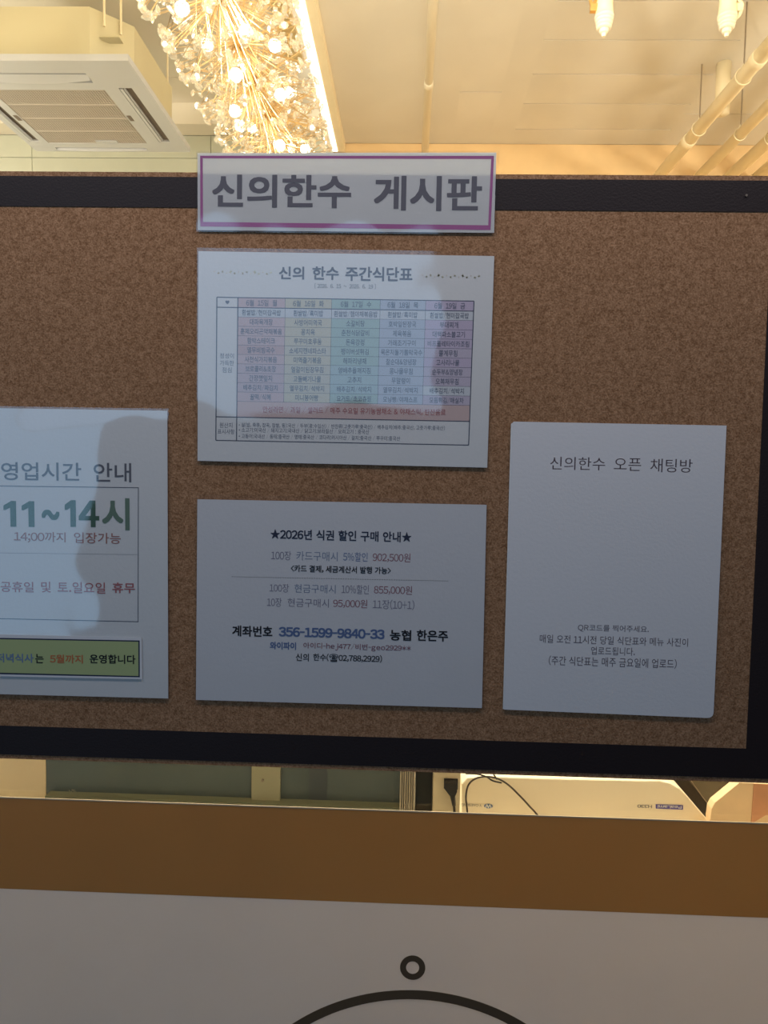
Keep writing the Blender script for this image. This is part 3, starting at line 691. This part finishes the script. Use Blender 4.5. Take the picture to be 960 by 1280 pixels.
bevel(MB().prism([at(556, 979, .385), at(571.5, 979, .385), at(571.5, 990, .385), at(569, 996, .385), at(562, 995, .385), at(556, 987, .385)], (0, .0139, 0)).build('plug_body', M['rub'], pg), .0015)
MB().tube([at(565.6, 993, .391), at(567.6, 1007, .391)], [.0045, .0028], 10).build('strain_relief', M['rub'], pg)
MB().tube([at(567.4, 1004, .391), at(568.5, 1020, .391), at(569.5, 1060, .391)], .0021, 8).build('cord', M['rub'], pg)

M['lamw'] = mat('laminator_plastic', (.88, .79, .62), .32, bump=.02, bscale=60, var=.02)
lm = empty('laminator', (at(735, 1010, .55).x, .60, CT), 'cream plastic laminator with upside-down lettering, on the counter behind the gap', 'laminator')
Yl = .55
out = [(577, 1075), (577, 980), (584, 972.5), (600, 970.5), (700, 973.5), (812, 976), (824, 975.6), (838, 979), (850, 986), (861, 997), (872, 1010), (884, 1024), (892, 1046), (893, 1075)]
b = MB(); pts = [at(x, y, Yl) for x, y in out]
for p_ in pts: p_.z = max(p_.z, CT+.004)
b.prism(pts, (0, .07, 0)); o = bevel(b.build('body', M['lamw'], lm), .0035, 3)
lettering(lm, 'Y-DAESUNG', 577, 602, 1004.2, 1008.6, M['dark'], .004, Y=Yl-.0005, flip=True, smin=3)
b = MB(); C = at(610.5, 1007.6, Yl-.0004); b.tube([C, C+Vector((0, -.0003, 0))], 1, 24); b.v = [Vector((C.x+(v.x-C.x)*.0080, v.y, C.z+(v.z-C.z)*.0042)) for v in b.v]
b.build('logo_badge', M['blue'], lm); lettering(lm, 'W', 606.6, 614.4, 1005.2, 1010.2, M['paper'], .02, Y=Yl-.0012, flip=True)
lettering(lm, 'H330', 796.8, 815, 1005.6, 1010.2, M['dark'], .01, Y=Yl-.0005, flip=True, smin=3.4)
slab('logo_badge', [(819.6, 1005.4), (853.8, 1006.6), (853.8, 1012.2), (819.8, 1010.8)], Yl-.0008, .0005, mat('badge_blue', (.10, .09, .42), .4), lm)
lettering(lm, 'PeaLami', 822, 852, 1006.2, 1011.2, M['paper'], .012, Y=Yl-.0012, flip=True, smin=3.4)
for k, z in enumerate((.02,)): MB().box(at(600, 1010, Yl).x, at(860, 1010, Yl).x, Yl+.01, Yl+.06, CT, CT+.012).build('foot', M['rub'], lm)
cb = empty('looped_cable', at(640, 1010, .53), 'dark looping power cord draped in front of the laminator', 'cable')
Yc = .535
MB().tube(spline([at(586, 1068, Yc), at(584.5, 1020, Yc), at(582.5, 995, Yc), at(587, 979, Yc), at(600, 971.5, Yc), at(618, 972, Yc), at(634, 980, Yc), at(650, 995, Yc), at(662, 1008, Yc), at(674, 1022, Yc), at(700, 1062, Yc)], 8), .0017, 8).build('loop', mat('cord_brown', (.035, .025, .018), .5), cb, smooth=True)
MB().tube(spline([at(582, 967, Yc-.003), at(596, 967.5, Yc-.004), at(608, 971, Yc-.005), at(616, 976, Yc-.004), at(627, 978.5, Yc-.002)], 6), .0015, 8).build('loose_end', M['rub'], cb, smooth=True)
MB().tube(spline([at(612, 958, Yc-.002), at(616, 966, Yc-.006), at(621, 974, Yc-.004)], 5), .0013, 8).build('loose_end', M['rub'], cb, smooth=True)
# black bag wedged behind, cardboard box at the right
bg = empty('black_bag', (at(870, 1000, .66).x, .66, CT), 'black bag with grey inner flap wedged between laminator and beige box', 'bag')
pts = [at(x, y, .65) for x, y in [(806, 1075), (806, 974), (816, 966), (838, 963.5), (870, 966), (925, 971), (935, 1000), (930, 1075)]]
for p_ in pts: p_.z = max(p_.z, CT)
MB().prism(pts, (0, .08, 0)).build('bag_body', mat('black_bag', (.02, .017, .014), .35, bump=.4, bscale=30), bg)
slab('inner_flap', [(858, 972), (922, 976), (921, 984), (893, 1012), (886, 1006)], .644, .005, mat('grey_flap', (.13, .115, .08), .5), bg)
slab('top_lining', [(852, 965), (918, 970), (914, 974.5), (862, 971.5)], .642, .007, mat('lining', (.55, .42, .28), .5), bg)
MB().tube([at(858, 974, .641), at(886, 975.5, .641), at(918, 977, .641)], .0007, 6).build('gold_edging', M['brass'], bg)
MB().tube([at(861, 972, .641), at(878, 996, .641), at(886, 1006, .641)], .0009, 6).build('metal_strip', M['steel'], bg)
hk = at(817, 969, .64); MB().tube(spline([hk+Vector((.0, 0, .006)), hk+Vector((-.004, 0, 0)), hk+Vector((-.003, 0, -.007))], 5), .0015, 6).build('strap', M['rub'], bg)
bx = empty('beige_box', (at(925, 1000, .50).x, .50, CT), 'beige box with a slanted corner and an orange-brown patch, right end of the gap', 'box')
bp_ = [at(x, y, .50) for x, y in ((887.5, 1100), (887.8, 1024), (889.5, 1011), (893.5, 1003.5), (924.5, 978.2), (1010, 982), (1010, 1100))]
for p_ in bp_: p_.z = max(p_.z, CT)
bevel(MB().prism(bp_, (0, .02, 0)).build('carton', mat('beige_card', (.82, .60, .36), .6, var=.10, vscale=14), bx), .002)
slab('front_patch', [(942.5, 979.6), (1008, 982.5), (1008, 1012), (957, 1019), (939, 1030)], .4985, .0014, mat('orange_patch', (.62, .30, .16), .5, var=.12, vscale=20), bx)  # orange-brown patch laid flat on the box front
# wall behind the counter, seen as the pale band above the laminator
tag(MB().box(at(560, 970, .96).x, 1.6, .96, .98, CT, at(700, 940, .96).z).build('low_screen', M['counter']), 'low cream screen behind the laminator at the back of the counter', 'screen')
